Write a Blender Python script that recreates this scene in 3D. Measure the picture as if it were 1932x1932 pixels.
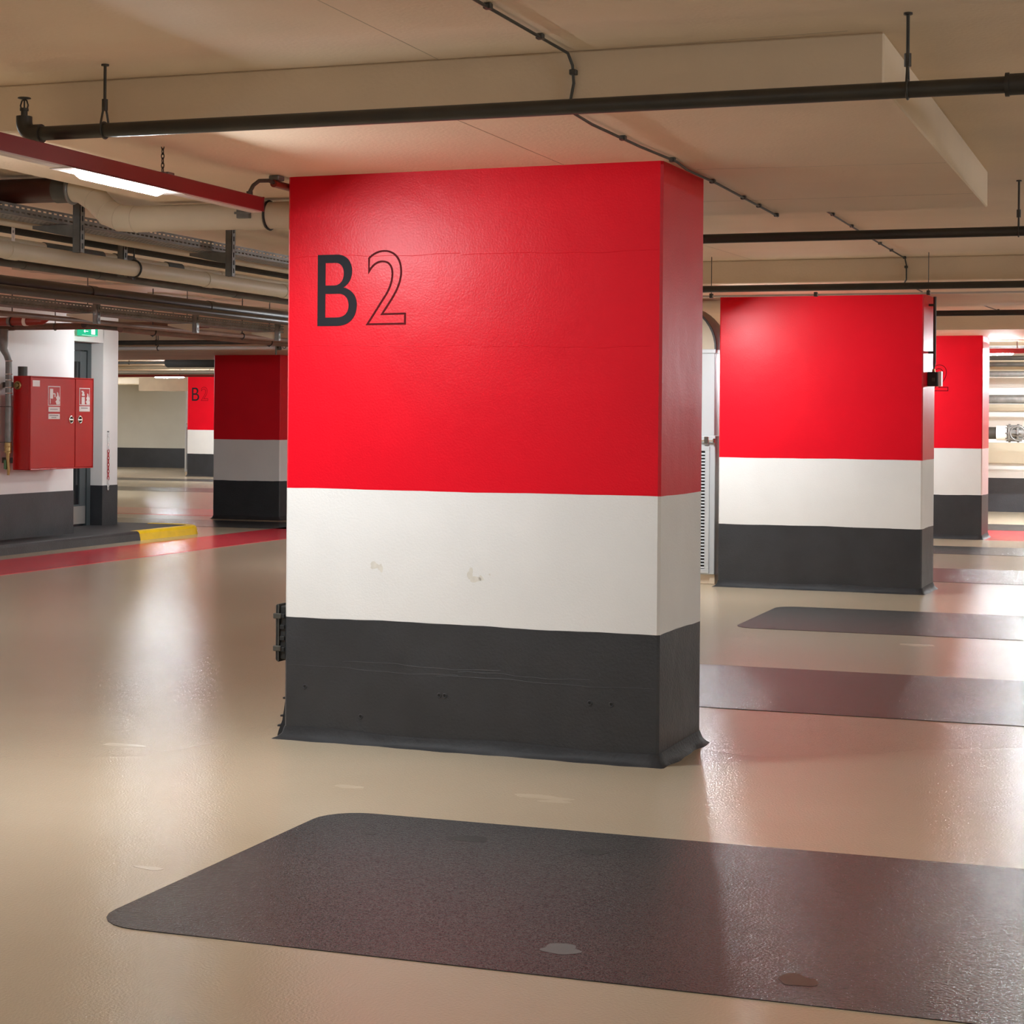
import bpy, math, random
from mathutils import Vector, Matrix
random.seed(7)
scn = bpy.context.scene
for o in list(bpy.data.objects): bpy.data.objects.remove(o)
COL = scn.collection
# ---------------------------------------------------------------- camera
YAW, EYE, FPX, ROLL = 0.3408, 1.4287, 3531.56, 0.0080
cam_d = bpy.data.cameras.new('camera'); cam = bpy.data.objects.new('camera', cam_d); COL.objects.link(cam)
cam.location = (0, 0, EYE)
cam.rotation_mode = 'QUATERNION'
cam.rotation_quaternion = (Matrix.Rotation(YAW, 4, 'Z') @ Matrix.Rotation(math.pi/2, 4, 'X') @ Matrix.Rotation(ROLL, 4, 'Z')).to_quaternion()
cam_d.sensor_width = 36; cam_d.lens = 36*FPX/1932
cam_d.shift_x = 0.0; cam_d.shift_y = -(966-791.03)/1932
cam_d.clip_end = 200; cam_d.clip_start = .05
scn.camera = cam
# ---------------------------------------------------------------- world + exposure
w = bpy.data.worlds.new('world'); scn.world = w; w.use_nodes = True
w.node_tree.nodes['Background'].inputs[0].default_value = (1, .93, .85, 1)
w.node_tree.nodes['Background'].inputs[1].default_value = 0.02
vs = scn.view_settings
vs.view_transform = 'Standard'; vs.look = 'None'; vs.gamma = 1; vs.use_curve_mapping = False
vs.exposure = 1.82
TUBE_POWER = 195.0      # emission strength of the fluorescent tubes

# ---------------------------------------------------------------- materials
def node_mat(name, col, rough=.5, metal=0, bump=.0, bscale=40, mott=.0, mscale=2.0, col2=None, spec=.5, coat=0, rvar=0, bump2=0, b2scale=1.5, seed=0):
    m = bpy.data.materials.new(name); m.use_nodes = True
    nt = m.node_tree; b = nt.nodes['Principled BSDF']; N = nt.nodes.new; L = nt.links.new
    b.inputs['Roughness'].default_value = rough; b.inputs['Metallic'].default_value = metal
    b.inputs['Specular IOR Level'].default_value = spec
    if coat: b.inputs['Coat Weight'].default_value = coat; b.inputs['Coat Roughness'].default_value = .25
    g = N('ShaderNodeNewGeometry')
    def noise(sc, det=4, off=0):
        mp = N('ShaderNodeMapping'); mp.inputs['Location'].default_value = (off+seed, off*.7, off*1.3)
        L(g.outputs['Position'], mp.inputs['Vector'])
        n = N('ShaderNodeTexNoise'); n.inputs['Scale'].default_value = sc; n.inputs['Detail'].default_value = det
        L(mp.outputs[0], n.inputs['Vector']); return n
    if mott > 0 or col2:
        n = noise(mscale, 6, 3); r = N('ShaderNodeMapRange'); r.inputs[1].default_value = .35; r.inputs[2].default_value = .65
        L(n.outputs[0], r.inputs[0])
        mx = N('ShaderNodeMix'); mx.data_type = 'RGBA'
        c2 = col2 if col2 else tuple(c*(1-mott) for c in col)
        mx.inputs[6].default_value = (*col, 1); mx.inputs[7].default_value = (*c2, 1)
        L(r.outputs[0], mx.inputs[0]); L(mx.outputs[2], b.inputs['Base Color'])
    else:
        b.inputs['Base Color'].default_value = (*col, 1)
    if rvar > 0:
        n = noise(mscale*1.7, 5, 11); r = N('ShaderNodeMapRange'); r.inputs[1].default_value = .3; r.inputs[2].default_value = .7
        r.inputs[3].default_value = max(.02, rough-rvar); r.inputs[4].default_value = rough+rvar
        L(n.outputs[0], r.inputs[0]); L(r.outputs[0], b.inputs['Roughness'])
    last = None
    if bump > 0:
        n = noise(bscale, 3, 5); bp = N('ShaderNodeBump'); bp.inputs['Strength'].default_value = bump; bp.inputs['Distance'].default_value = .01
        L(n.outputs[0], bp.inputs['Height']); last = bp
    if bump2 > 0:
        n = noise(b2scale, 2, 8); bp = N('ShaderNodeBump'); bp.inputs['Strength'].default_value = bump2; bp.inputs['Distance'].default_value = .1
        L(n.outputs[0], bp.inputs['Height'])
        if last: L(last.outputs[0], bp.inputs['Normal'])
        last = bp
    if last: L(last.outputs[0], b.inputs['Normal'])
    return m
def emit_mat(name, col, s):
    m = bpy.data.materials.new(name); m.use_nodes = True; nt = m.node_tree; nt.nodes.clear()
    e = nt.nodes.new('ShaderNodeEmission'); e.inputs[0].default_value = (*col, 1); e.inputs[1].default_value = s
    o = nt.nodes.new('ShaderNodeOutputMaterial'); nt.links.new(e.outputs[0], o.inputs[0]); return m

RED = (.74, .0035, .016)
M = {
 'red': node_mat('red_wall_paint', RED, .36, bump=.08, bscale=115, bump2=.03, b2scale=4, mott=.05, mscale=3, spec=.22),
 'white': node_mat('white_wall_paint', (.80, .785, .765), .45, bump=.09, bscale=115, bump2=.03, b2scale=4, mott=.04, mscale=3),
 'black': node_mat('charcoal_wall_paint', (.036, .038, .043), .42, bump=.25, bscale=80, bump2=.05, b2scale=6, mott=.22, mscale=4),
 'coving': node_mat('black_skirting_paint', (.028, .028, .030), .6, bump=.2, bscale=60, mott=.2, mscale=8, spec=.3),
 'letter': node_mat('charcoal_lettering', (.016, .015, .019), .6, spec=.12),
 'numeral': node_mat('dark_red_outline_paint', (.085, .0008, .003), .6, spec=.1),
 'stain': node_mat('brown_wall_stain', (.73, .69, .62), .5, mott=.10, mscale=40),
 'hole': node_mat('drill_hole_dark', (.006, .006, .006), .8),
 'concrete': node_mat('cream_painted_concrete', (.84, .67, .49), .6, bump=.15, bscale=60, bump2=.05, b2scale=1.6, mott=.10, mscale=1.2),
 'concrete_plain': node_mat('cream_beam_concrete', (.72, .58, .43), .6, bump=.15, bscale=60, mott=.12, mscale=1.5),
 'grey_wall': node_mat('pale_grey_concrete_wall', (.58, .56, .49), .6, bump=.2, bscale=20, mott=.12, mscale=.8),
 'band': node_mat('beige_wall_band', (.55, .47, .35), .6, mott=.15, mscale=1.5, bump=.1, bscale=20),
 'floor': node_mat('beige_epoxy_floor', (.57, .47, .335), .13, spec=.42, bump=.17, bscale=120, bump2=.016, b2scale=1.6, col2=(.52, .425, .295), mscale=.6, rvar=.0),
 'floor_black': node_mat('black_epoxy_paint', (.034, .034, .036), .14, bump=.32, bscale=120, bump2=.016, b2scale=1.6, col2=(.042, .040, .040), mscale=2.5),
 'floor_red': node_mat('red_epoxy_paint', (.86, .022, .05), .16, bump=.10, bscale=110, bump2=.010, b2scale=1.6, mott=.08, mscale=1.5),
 'scuff': node_mat('faded_floor_scuff', (.585, .485, .35), .27, mott=.06, mscale=10),
 'scuff_grey': node_mat('grey_floor_scuff', (.047, .045, .044), .21, mott=.15, mscale=14),
 'asphalt': node_mat('charcoal_platform_coating', (.05, .048, .05), .5, bump=.4, bscale=60, mott=.25, mscale=3),
 'yellow': node_mat('yellow_kerb_paint', (.93, .60, .015), .42, bump=.2, bscale=30, mott=.12, mscale=6),
 'black_steel': node_mat('black_steel_pipe', (.042, .038, .033), .42, metal=.2, bump=.1, bscale=30, col2=(.055, .048, .038), mscale=7),
 'steel': node_mat('galvanised_steel', (.22, .215, .205), .45, metal=.5, mott=.25, mscale=14),
 'dark_steel': node_mat('dull_grey_steel', (.085, .08, .07), .5, metal=.4, mott=.25, mscale=10),
 'chrome': node_mat('bright_metal', (.75, .73, .70), .2, metal=1),
 'beige_pipe': node_mat('cream_pipe_jacket', (.60, .50, .37), .5, bump=.08, bscale=20, mott=.08, mscale=4),
 'white_pipe': node_mat('white_plastic_pipe', (.78, .76, .73), .4, mott=.05, mscale=4),
 'brown_pipe': node_mat('brown_primer_pipe', (.17, .09, .065), .45, bump=.1, bscale=30, mott=.25, mscale=6),
 'rust_pipe': node_mat('rust_red_pipe', (.27, .035, .02), .35, mott=.25, mscale=6),
 'maroon_pipe': node_mat('dark_maroon_pipe', (.045, .007, .003), .4, mott=.25, mscale=6),
 'dark_pipe': node_mat('dark_brown_pipe', (.035, .022, .018), .4, mott=.3, mscale=6),
 'lagging': node_mat('black_foam_lagging', (.02, .02, .019), .8, bump=.3, bscale=30),
 'grey_lagging': node_mat('grey_foam_lagging', (.10, .10, .095), .8, bump=.3, bscale=30),
 'rubber': node_mat('black_rubber', (.015, .015, .015), .5),
 'cable': node_mat('grey_brown_cable', (.22, .18, .145), .6, mott=.3, mscale=20),
 'bar_red': node_mat('red_light_trunking', (.24, .025, .028), .42, mott=.06, mscale=6),
 'trunk_bottom': node_mat('pale_trunking_cover', (.60, .52, .47), .4),
 'cab_red': node_mat('glossy_red_cabinet', (.48, .006, .006), .25, mott=.05, mscale=2, spec=.4),
 'label_white': node_mat('white_label', (.78, .72, .70), .4),
 'label_ink': node_mat('grey_label_ink', (.16, .09, .09), .5),
 'sign_red': node_mat('red_sign_ground', (.45, .02, .02), .4),
 'door_frame': node_mat('anthracite_door_frame', (.060, .072, .075), .4),
 'glass': node_mat('dark_door_glass', (.012, .015, .017), .08, spec=.8),
 'kick': node_mat('brushed_kick_plate', (.42, .40, .38), .35, metal=.8),
 'brass': node_mat('brass_valve', (.48, .33, .14), .3, metal=.9),
 'green': node_mat('green_valve_handle', (.08, .17, .07), .4),
 'duct': node_mat('pale_grey_duct_metal', (.60, .61, .62), .35, metal=.2, mott=.05, mscale=3),
 'dark': node_mat('duct_interior', (.01, .01, .012), .8),
 'chain_red': node_mat('red_plastic_chain', (.45, .02, .02), .4),
 'chain_white': node_mat('white_plastic_chain', (.8, .78, .76), .4),
 'seam': node_mat('formwork_seam', (.52, .42, .31), .7),
 'tube': emit_mat('fluorescent_tube', (.90, .96, 1), TUBE_POWER),
 'tube_dim': emit_mat('dimmed_fluorescent_tube', (.90, .96, 1), TUBE_POWER*.36),  # same tube with emission lowered to balance the brightness
 'exit_green': emit_mat('exit_sign_green', (.04, .75, .38), .22),
 'exit_white': emit_mat('exit_sign_white', (.8, 1, .9), .42),
 'extinguisher': node_mat('olive_valve_body', (.12, .11, .09), .4, metal=.5),
}

# ---------------------------------------------------------------- mesh builder
class MB:
    def __init__(s): s.v = []; s.f = []; s.sm = []
    def add(s, vs_, fs, smooth=False):
        o = len(s.v); s.v += [tuple(v) for v in vs_]
        for f in fs: s.f.append([i+o for i in f]); s.sm.append(smooth)
        return s
    def box(s, x0, y0, z0, x1, y1, z1, bev=0):
        if bev <= 0:
            v = [(x, y, z) for z in (z0, z1) for x, y in ((x0, y0), (x1, y0), (x1, y1), (x0, y1))]
            return s.add(v, [(3, 2, 1, 0), (4, 5, 6, 7), (0, 1, 5, 4), (1, 2, 6, 5), (2, 3, 7, 6), (3, 0, 4, 7)])
        b = bev
        def ring(z, e):
            return [(x0+b, y0+e, z), (x1-b, y0+e, z), (x1-e, y0+b, z), (x1-e, y1-b, z), (x1-b, y1-e, z), (x0+b, y1-e, z), (x0+e, y1-b, z), (x0+e, y0+b, z)]
        v = ring(z0, b) + ring(z0+b, 0) + ring(z1-b, 0) + ring(z1, b)
        f = [tuple(range(7, -1, -1)), tuple(range(24, 32))]
        for k in range(3):
            for i in range(8): j = (i+1) % 8; f.append((k*8+i, k*8+j, k*8+8+j, k*8+8+i))
        return s.add(v, f)
    def prism(s, poly, z0, z1):
        n = len(poly); v = [(x, y, z0) for x, y in poly] + [(x, y, z1) for x, y in poly]
        return s.add(v, [tuple(range(n-1, -1, -1)), tuple(range(n, 2*n))] + [(i, (i+1) % n, n+(i+1) % n, n+i) for i in range(n)])
    def tube(s, path, r, n=14, caps=True):
        P = [Vector(p) for p in path]; m = len(P)
        R = r if isinstance(r, (list, tuple)) else [r]*m
        T = []
        for i in range(m):
            a = (P[i]-P[i-1]).normalized() if i > 0 and (P[i]-P[i-1]).length > 1e-9 else None
            b = (P[i+1]-P[i]).normalized() if i < m-1 and (P[i+1]-P[i]).length > 1e-9 else None
            if a is None: a = b
            if b is None: b = a
            T.append((a+b).normalized())
        up = Vector((0, 0, 1)) if abs(T[0].z) < .9 else Vector((1, 0, 0))
        u = T[0].cross(up).normalized(); vs_ = []
        for i in range(m):
            u = (u - T[i]*u.dot(T[i])).normalized(); w_ = T[i].cross(u)
            for k in range(n):
                a = 2*math.pi*k/n; vs_.append(P[i] + (u*math.cos(a) + w_*math.sin(a))*R[i])
        fs = [(i*n+k, i*n+(k+1) % n, (i+1)*n+(k+1) % n, (i+1)*n+k) for i in range(m-1) for k in range(n)]
        s.add(vs_, fs, True)
        if caps:
            s.add(vs_[:n], [tuple(range(n-1, -1, -1))]); s.add(vs_[-n:], [tuple(range(n))])
        return s
    def cyl(s, p, q, r, n=14): return s.tube([p, q], r, n)
    def torus(s, c, axis, R, r, n=16, k=6):
        A = Vector(axis).normalized(); up = Vector((0, 0, 1)) if abs(A.z) < .9 else Vector((1, 0, 0))
        u = A.cross(up).normalized(); w_ = A.cross(u); c = Vector(c); v = []
        for i in range(n):
            a = 2*math.pi*i/n; d = u*math.cos(a)+w_*math.sin(a)
            for j in range(k):
                b = 2*math.pi*j/k; v.append(c+d*(R+r*math.cos(b))+A*(r*math.sin(b)))
        return s.add(v, [(i*k+j, ((i+1) % n)*k+j, ((i+1) % n)*k+(j+1) % k, i*k+(j+1) % k) for i in range(n) for j in range(k)], True)
    def slotted(s, o, u, h, t, L, H, rows, pitch=.05, slot=.03):
        """perforated strip: origin o, length dir u, height dir h, thickness vector t; rows = [(h0, h1)]"""
        o, u, h, t = map(Vector, (o, u, h, t))
        def bx(a0, a1, b0, b1):
            c = [o+u*a+h*b for a, b in ((a0, b0), (a1, b0), (a1, b1), (a0, b1))]
            s.add(c+[x+t for x in c], [(3, 2, 1, 0), (4, 5, 6, 7), (0, 1, 5, 4), (1, 2, 6, 5), (2, 3, 7, 6), (3, 0, 4, 7)])
        e = 0
        for b0, b1 in rows: bx(0, L, e, b0); e = b1
        bx(0, L, e, H)
        n = int(L/pitch)
        for b0, b1 in rows:
            for i in range(n+1):
                a0 = i*pitch; a1 = min(L, a0+pitch-slot)
                if a1 > a0: bx(a0, a1, b0, b1)
        return s
    def build(s, name, mat, parent=None, keep=False):
        me = bpy.data.meshes.new(name)
        off = parent_origin(parent)
        me.from_pydata([(v[0]-off[0], v[1]-off[1], v[2]-off[2]) for v in s.v] if not keep else s.v, [], s.f)
        me.polygons.foreach_set('use_smooth', s.sm); me.update()
        me.materials.append(M[mat] if isinstance(mat, str) else mat)
        o = bpy.data.objects.new(name, me); COL.objects.link(o)
        if parent: o.parent = parent
        return o
def parent_origin(p):
    x = Vector((0, 0, 0))
    while p is not None: x += p.location; p = p.parent
    return x
def tag(o, label=None, cat=None, group=None, kind=None):
    if label: o['label'] = label
    if cat: o['category'] = cat
    if group: o['group'] = group
    if kind: o['kind'] = kind
    return o
def thing(name, label, cat, loc, group=None):
    o = bpy.data.objects.new(name, None); COL.objects.link(o); o.location = loc; o.empty_display_size = .1
    return tag(o, label, cat, group)
def copy_tree(o, parent=None):
    c = o.copy(); COL.objects.link(c)
    if parent: c.parent = parent
    for ch in list(o.children): copy_tree(ch, c)
    return c
def dup(o, loc, label, rz=None):
    c = copy_tree(o); c.location = loc; c['label'] = label
    if rz is not None: c.rotation_euler = (0, 0, rz)
    return c
def arc(c, a0, a1, r, n, ex, ey):
    c, ex, ey = Vector(c), Vector(ex), Vector(ey)
    return [c+ex*(r*math.cos(a0+(a1-a0)*i/n))+ey*(r*math.sin(a0+(a1-a0)*i/n)) for i in range(n+1)]

CEIL, DROP = 2.68, 2.50
# ================================================================ SETTING
floor = MB().box(-42, -12, -.2, 14, 50, 0).build('floor', 'floor'); tag(floor, 'glossy beige epoxy parking floor', kind='structure')
ceiling = MB().box(-42, -12, CEIL, 14, 50, CEIL+.25).build('ceiling', 'concrete'); tag(ceiling, 'cream painted concrete ceiling slab', kind='structure')
# dropped panels over the pillars: pieces of the ceiling
TRIM = 0
def panel(x0, y0, x1, y1, z=DROP, name='drop_panel', mat='concrete', label=None):
    global TRIM
    TRIM += 1
    o = MB().box(x0, y0, z, x1, y1, CEIL, .006).build('trim_%d' % TRIM, mat)
    return tag(o, label or 'cream dropped ceiling panel over a pillar', kind='structure')
panel(-4.82, 6.05, -.89, 9.55)
panel(-4.82, 14.35, -.95, 17.6)
panel(-4.82, 22.05, -1.05, 25.3)
panel(-24.0, 38.4, -19.0, 41.6)
panel(-22, 21.7, -5.6, 25.2, 2.295, 'concrete_beam', 'concrete_plain', 'low concrete beam with pipes in front of it')
# fine formwork seams (raised hairlines)
for (a, b) in [((-2.44, 2.0, CEIL), (-2.43, 6.05, CEIL)), ((-2.437, 6.05, DROP), (-2.433, 7.50, DROP)), ((-1.93, 7.78, DROP), (-.9, 7.86, DROP)), ((-4.8, 8.9, DROP), (-.9, 8.95, DROP)),
               ((-3.2, 12.6, CEIL), (-3.1, 14.35, CEIL)), ((-.5, 2.5, CEIL), (.2, 9.0, CEIL)), ((-6, 6.3, CEIL), (-1, 6.0, CEIL))]:
    a, b = (a[0], a[1], a[2]+.0017), (b[0], b[1], b[2]+.0017)
    MB().cyl(a, b, .0028, 6).build('formwork_seam', 'seam', ceiling if a[2] > 2.6 else bpy.data.objects['trim_1'])
rf = random.Random(5)
for (ax, ay), (bx_, by), wd in (((-9.9, 14.6), (-9.05, 15.9), .16), ((-9.75, 16.6), (-9.5, 18.0), .13), ((-10.0, 18.5), (-9.8, 19.9), .15), ((-9.3, 13.6), (-9.2, 14.4), .10)):
    n = 12; L1 = []; L2 = []
    for i in range(n+1):
        t = i/n; x = ax+(bx_-ax)*t; y = ay+(by-ay)*t; h_ = wd*(.35+.65*math.sin(math.pi*t))
        L1.append((x-h_*rf.uniform(.5, 1.1), y-.05*rf.random())); L2.append((x+h_*rf.uniform(.5, 1.1), y+.05*rf.random()))
    MB().prism(L1+L2[::-1], CEIL-.014, CEIL).build('flaking_plaster', 'seam', ceiling)
# walls
def wall(name, x0, y0, x1, y1, mat, label, dado=None, dz=.545, z0=0):
    o = MB().box(x0, y0, z0, x1, y1, CEIL).build(name, mat); tag(o, label, kind='structure')
    if dado:
        e = .004
        d = MB().box(x0-e, y0-e, z0, x1+e, y1+e, dz).build('painted_dado', 'black', o); d['label'] = 'charcoal painted dado'
    return o
wall('wall_back', -8.5, 31.1, 12.2, 31.5, 'white', 'bright white wall behind wall pipes at the far right', True)
wb = bpy.data.objects['wall_back']
for z0, z1 in ((1.625, 1.735), (.78, 1.115), (2.27, 2.50)):
    MB().box(-8.4, 31.02, z0, 12.1, 31.1, z1, .01).build('beige_band', 'band', wb)  # slightly proud beige strips on the white wall
wall('wall_far_left', -41.5, 46, -8.5, 46.4, 'grey_wall', 'pale grey concrete wall at the far left end', True)
wall('wall_back_return', -8.9, 31.5, -8.5, 46, 'white', 'white return wall', True)
wall('wall_right', 12.2, -12, 12.6, 31.1, 'white', 'white right wall', True)
wall('wall_front', -42, -12, 14, -11.6, 'white', 'white wall behind the viewer', True)
wall('wall_outer_left', -42, -11.6, -41.5, 46, 'grey_wall', 'outer left wall', True)
# stair core, left: the wall, its recessed door and the pier beyond
core = MB()
core.prism([(-18, 6), (-11.75, 6), (-11.75, 18.30), (-12.50, 18.30), (-12.50, 19.76), (-12.28, 19.76), (-12.28, 20.10), (-18, 20.10)], 0, CEIL)
core.box(-12.51, 18.29, 2.315, -12.28, 19.77, CEIL)
wl = core.build('wall_left', 'white'); tag(wl, 'white stair core wall at left with charcoal dado and door recess', kind='structure')
e = .004
d = MB().prism([(-18, 6-e), (-11.75+e, 6-e), (-11.75+e, 18.30+e), (-12.50+e, 18.30+e), (-12.50+e, 19.76-e), (-12.28+e, 19.76-e), (-12.28+e, 20.10+e), (-18, 20.10+e)], .02, .585)
d.build('painted_dado', 'black', wl)['label'] = 'charcoal painted dado'
# door
dr = MB()
X = -12.47
dr.box(X-.02, 18.44, .10, X+.03, 18.52, 2.305); dr.box(X-.02, 19.67, .10, X+.03, 19.75, 2.305); dr.box(X-.02, 18.52, 2.22, X+.03, 19.67, 2.305)
door = dr.build('door_1', 'door_frame'); tag(door, 'anthracite framed glass door in the white recess', kind='structure')
lf = MB()
lf.box(X-.015, 18.53, .12, X+.02, 18.66, 2.21, .003); lf.box(X-.015, 19.53, .12, X+.02, 19.66, 2.21, .003)
lf.box(X-.015, 18.66, 2.08, X+.02, 19.53, 2.21, .003); lf.box(X-.015, 18.66, .12, X+.02, 19.53, .36, .003)
lf.build('door_leaf', 'door_frame', door)
MB().box(X-.004, 18.66, .36, X+.004, 19.53, 2.08).build('door_pane', 'glass', door)['label'] = 'dark glass pane'
MB().box(X+.02, 18.55, .125, X+.026, 19.65, .34, .002).build('kick_plate', 'kick', door)['label'] = 'brushed metal kick plate'
h = MB(); h.tube([(X+.02, 18.60, 1.10), (X+.07, 18.60, 1.10), (X+.07, 18.72, 1.10)], .011, 10); h.build('door_handle', 'chrome', door)

# ---------------- painted floor
def rounded(x0, y0, x1, y1, r, n=6, corners=(1, 1, 1, 1)):
    pts = []
    for (cx, cy, a, on) in ((x1-r, y1-r, 0, corners[0]), (x0+r, y1-r, 90, corners[1]), (x0+r, y0+r, 180, corners[2]), (x1-r, y0+r, 270, corners[3])):
        if on:
            for i in range(n+1):
                t = math.radians(a+90*i/n); pts.append((cx+r*math.cos(t), cy+r*math.sin(t)))
        else:
            t = math.radians(a+45); pts.append((cx+r*(1 if math.cos(t) > 0 else -1), cy+r*(1 if math.sin(t) > 0 else -1)))
    return pts
def paint(x0, y0, x1, y1, mat, label, r=.16, h=.0025):
    o = MB().prism(rounded(x0, y0, x1, y1, r), 0, h).build('painted_floor_stripe', mat, floor); o['label'] = label; return o
for y0, y1, lb in ((4.56, 6.20, 'nearest black painted floor bar with rounded end'), (9.12, 10.72, 'black painted floor bar beside the B2 pillar'), (12.72, 14.33, 'black painted floor bar before the second pillar'),
                   (17.1, 18.7, 'black painted floor bar behind the second pillar'), (20.8, 22.1, 'black painted floor bar before the third pillar'), (25.6, 27.2, 'black painted floor bar far back'),
                   (-3.7, -2.1, 'black painted floor bar'), (.9, 2.5, 'black painted floor bar')):
    paint(-2.88, y0, 2.9, y1, 'floor_black', lb)
paint(-10.9, 8, -9.87, 22.4, 'floor_red', 'red painted walkway stripe along the kerb', .02)
paint(-30, 24.0, -5, 25.65, 'floor_red', 'red painted stripe crossing behind the stair core', .02)
paint(-2.4, 23.5, 8, 25.6, 'floor_red', 'red painted stripe at the far right', .02, .0015)
for x0, y0, x1, y1, lb in ((-20, 21.6, -9.5, 23.0, 'black painted floor bar beside the dark pillar'), (-24, 31.5, -14, 33.2, 'black painted floor bar at the far left'), (-24, 36.6, -17, 38.0, 'black painted floor bar before the far pillar')):
    paint(x0, y0, x1, y1, 'floor_black', lb, .1)
# scuffs and patches
def blob(cx, cy, rx, ry, z, n=22, wob=.3, ang=0):
    pts = []
    ph = [random.uniform(0, 6.28) for _ in range(4)]
    for i in range(n):
        a = 2*math.pi*i/n; k = 1+wob*(math.sin(2*a+ph[0])*.5+math.sin(3*a+ph[1])*.4+math.sin(5*a+ph[2])*.25)
        x, y = rx*k*math.cos(a), ry*k*math.sin(a)
        pts.append((cx+x*math.cos(ang)-y*math.sin(ang), cy+x*math.sin(ang)+y*math.cos(ang)))
    return pts
sc = MB()
for cx, cy, rx, ry in ((-3.01, 6.63, .055, .03), (-2.25, 6.72, .12, .03), (-2.18, 6.66, .06, .022), (-3.05, 5.2, .05, .02), (-1.55, 12.2, .12, .05), (-3.6, 4.9, .1, .03), (-4.3, 7.1, .09, .04)):
    sc.prism(blob(cx, cy, rx, ry, 0), 0, .0006)
sc.build('floor_scuffs', 'scuff', floor)['label'] = 'pale worn scuffs in the beige floor'
sg = MB()
for cx, cy, rx, ry in ((-2.25, 5.95, .06, .05), (-1.8, 5.92, .05, .035), (-1.55, 4.8, .06, .045), (-.9, 4.75, .05, .05), (-2.6, 5.9, .02, .02)):
    sg.prism(blob(cx, cy, rx, ry, 0), .0025, .0030)
sg.build('floor_scuffs', 'scuff_grey', floor)['label'] = 'grey scuffs on the black floor bars'

# ---------------- kerbed platform in front of the door
kb = thing('kerbed_platform', 'raised charcoal platform with kerb in front of the door at left', 'platform', (-11.6, 18, 0))
plat = [(-11.30, 8), (-11.30, 19.9)] + [(-11.60+.30*math.cos(math.radians(a)), 20.15+.30*math.sin(math.radians(a))) for a in range(0, 91, 15)] + [(-18, 20.45), (-18, 20.106), (-12.274, 20.106), (-12.274, 19.755), (-12.49, 19.755), (-12.49, 18.306), (-11.744, 18.306), (-11.744, 8)]
MB().prism(plat, 0, .100).build('platform_top', 'asphalt', kb)
def kerb(y0, y1, nose):
    prof = [(-11.30, 0), (-11.22, 0), (-11.235, .075), (-11.25, .098), (-11.27, .106), (-11.36, .106), (-11.36, .09), (-11.30, .09)]
    m = MB(); path = []
    if not nose: path = [(0, y0, 0), (0, y1, 0)]
    n = len(prof); v = []; stations = []
    stations.append((0., y0, 0.)); stations.append((0., y1, 0.))
    if nose:
        for a in range(10, 91, 10): stations.append((a, y1, 1))
        stations.append((90, y1, 2))
    for a, y, k in stations:
        for x, z in prof:
            r = x+11.60
            if k == 0: v.append((x, y, z))
            elif k == 1: v.append((-11.60+r*math.cos(math.radians(a)), y1+r*math.sin(math.radians(a)), z))
            else: v.append((-12.0, y1+r, z))
    ns = len(stations)
    f = [(i*n+j, (i+1)*n+j, (i+1)*n+(j+1) % n, i*n+(j+1) % n) for i in range(ns-1) for j in range(n)]
    f += [tuple(range(n)), tuple(range((ns-1)*n+n-1, (ns-1)*n-1, -1))]
    return m.add(v, f)
kerb(8, 18.88, False).build('kerb_stone', 'asphalt', kb)['label'] = 'black painted kerb'
kerb(18.885, 20.12, True).build('kerb_stone', 'yellow', kb)['label'] = 'yellow painted rounded kerb nose'

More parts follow.
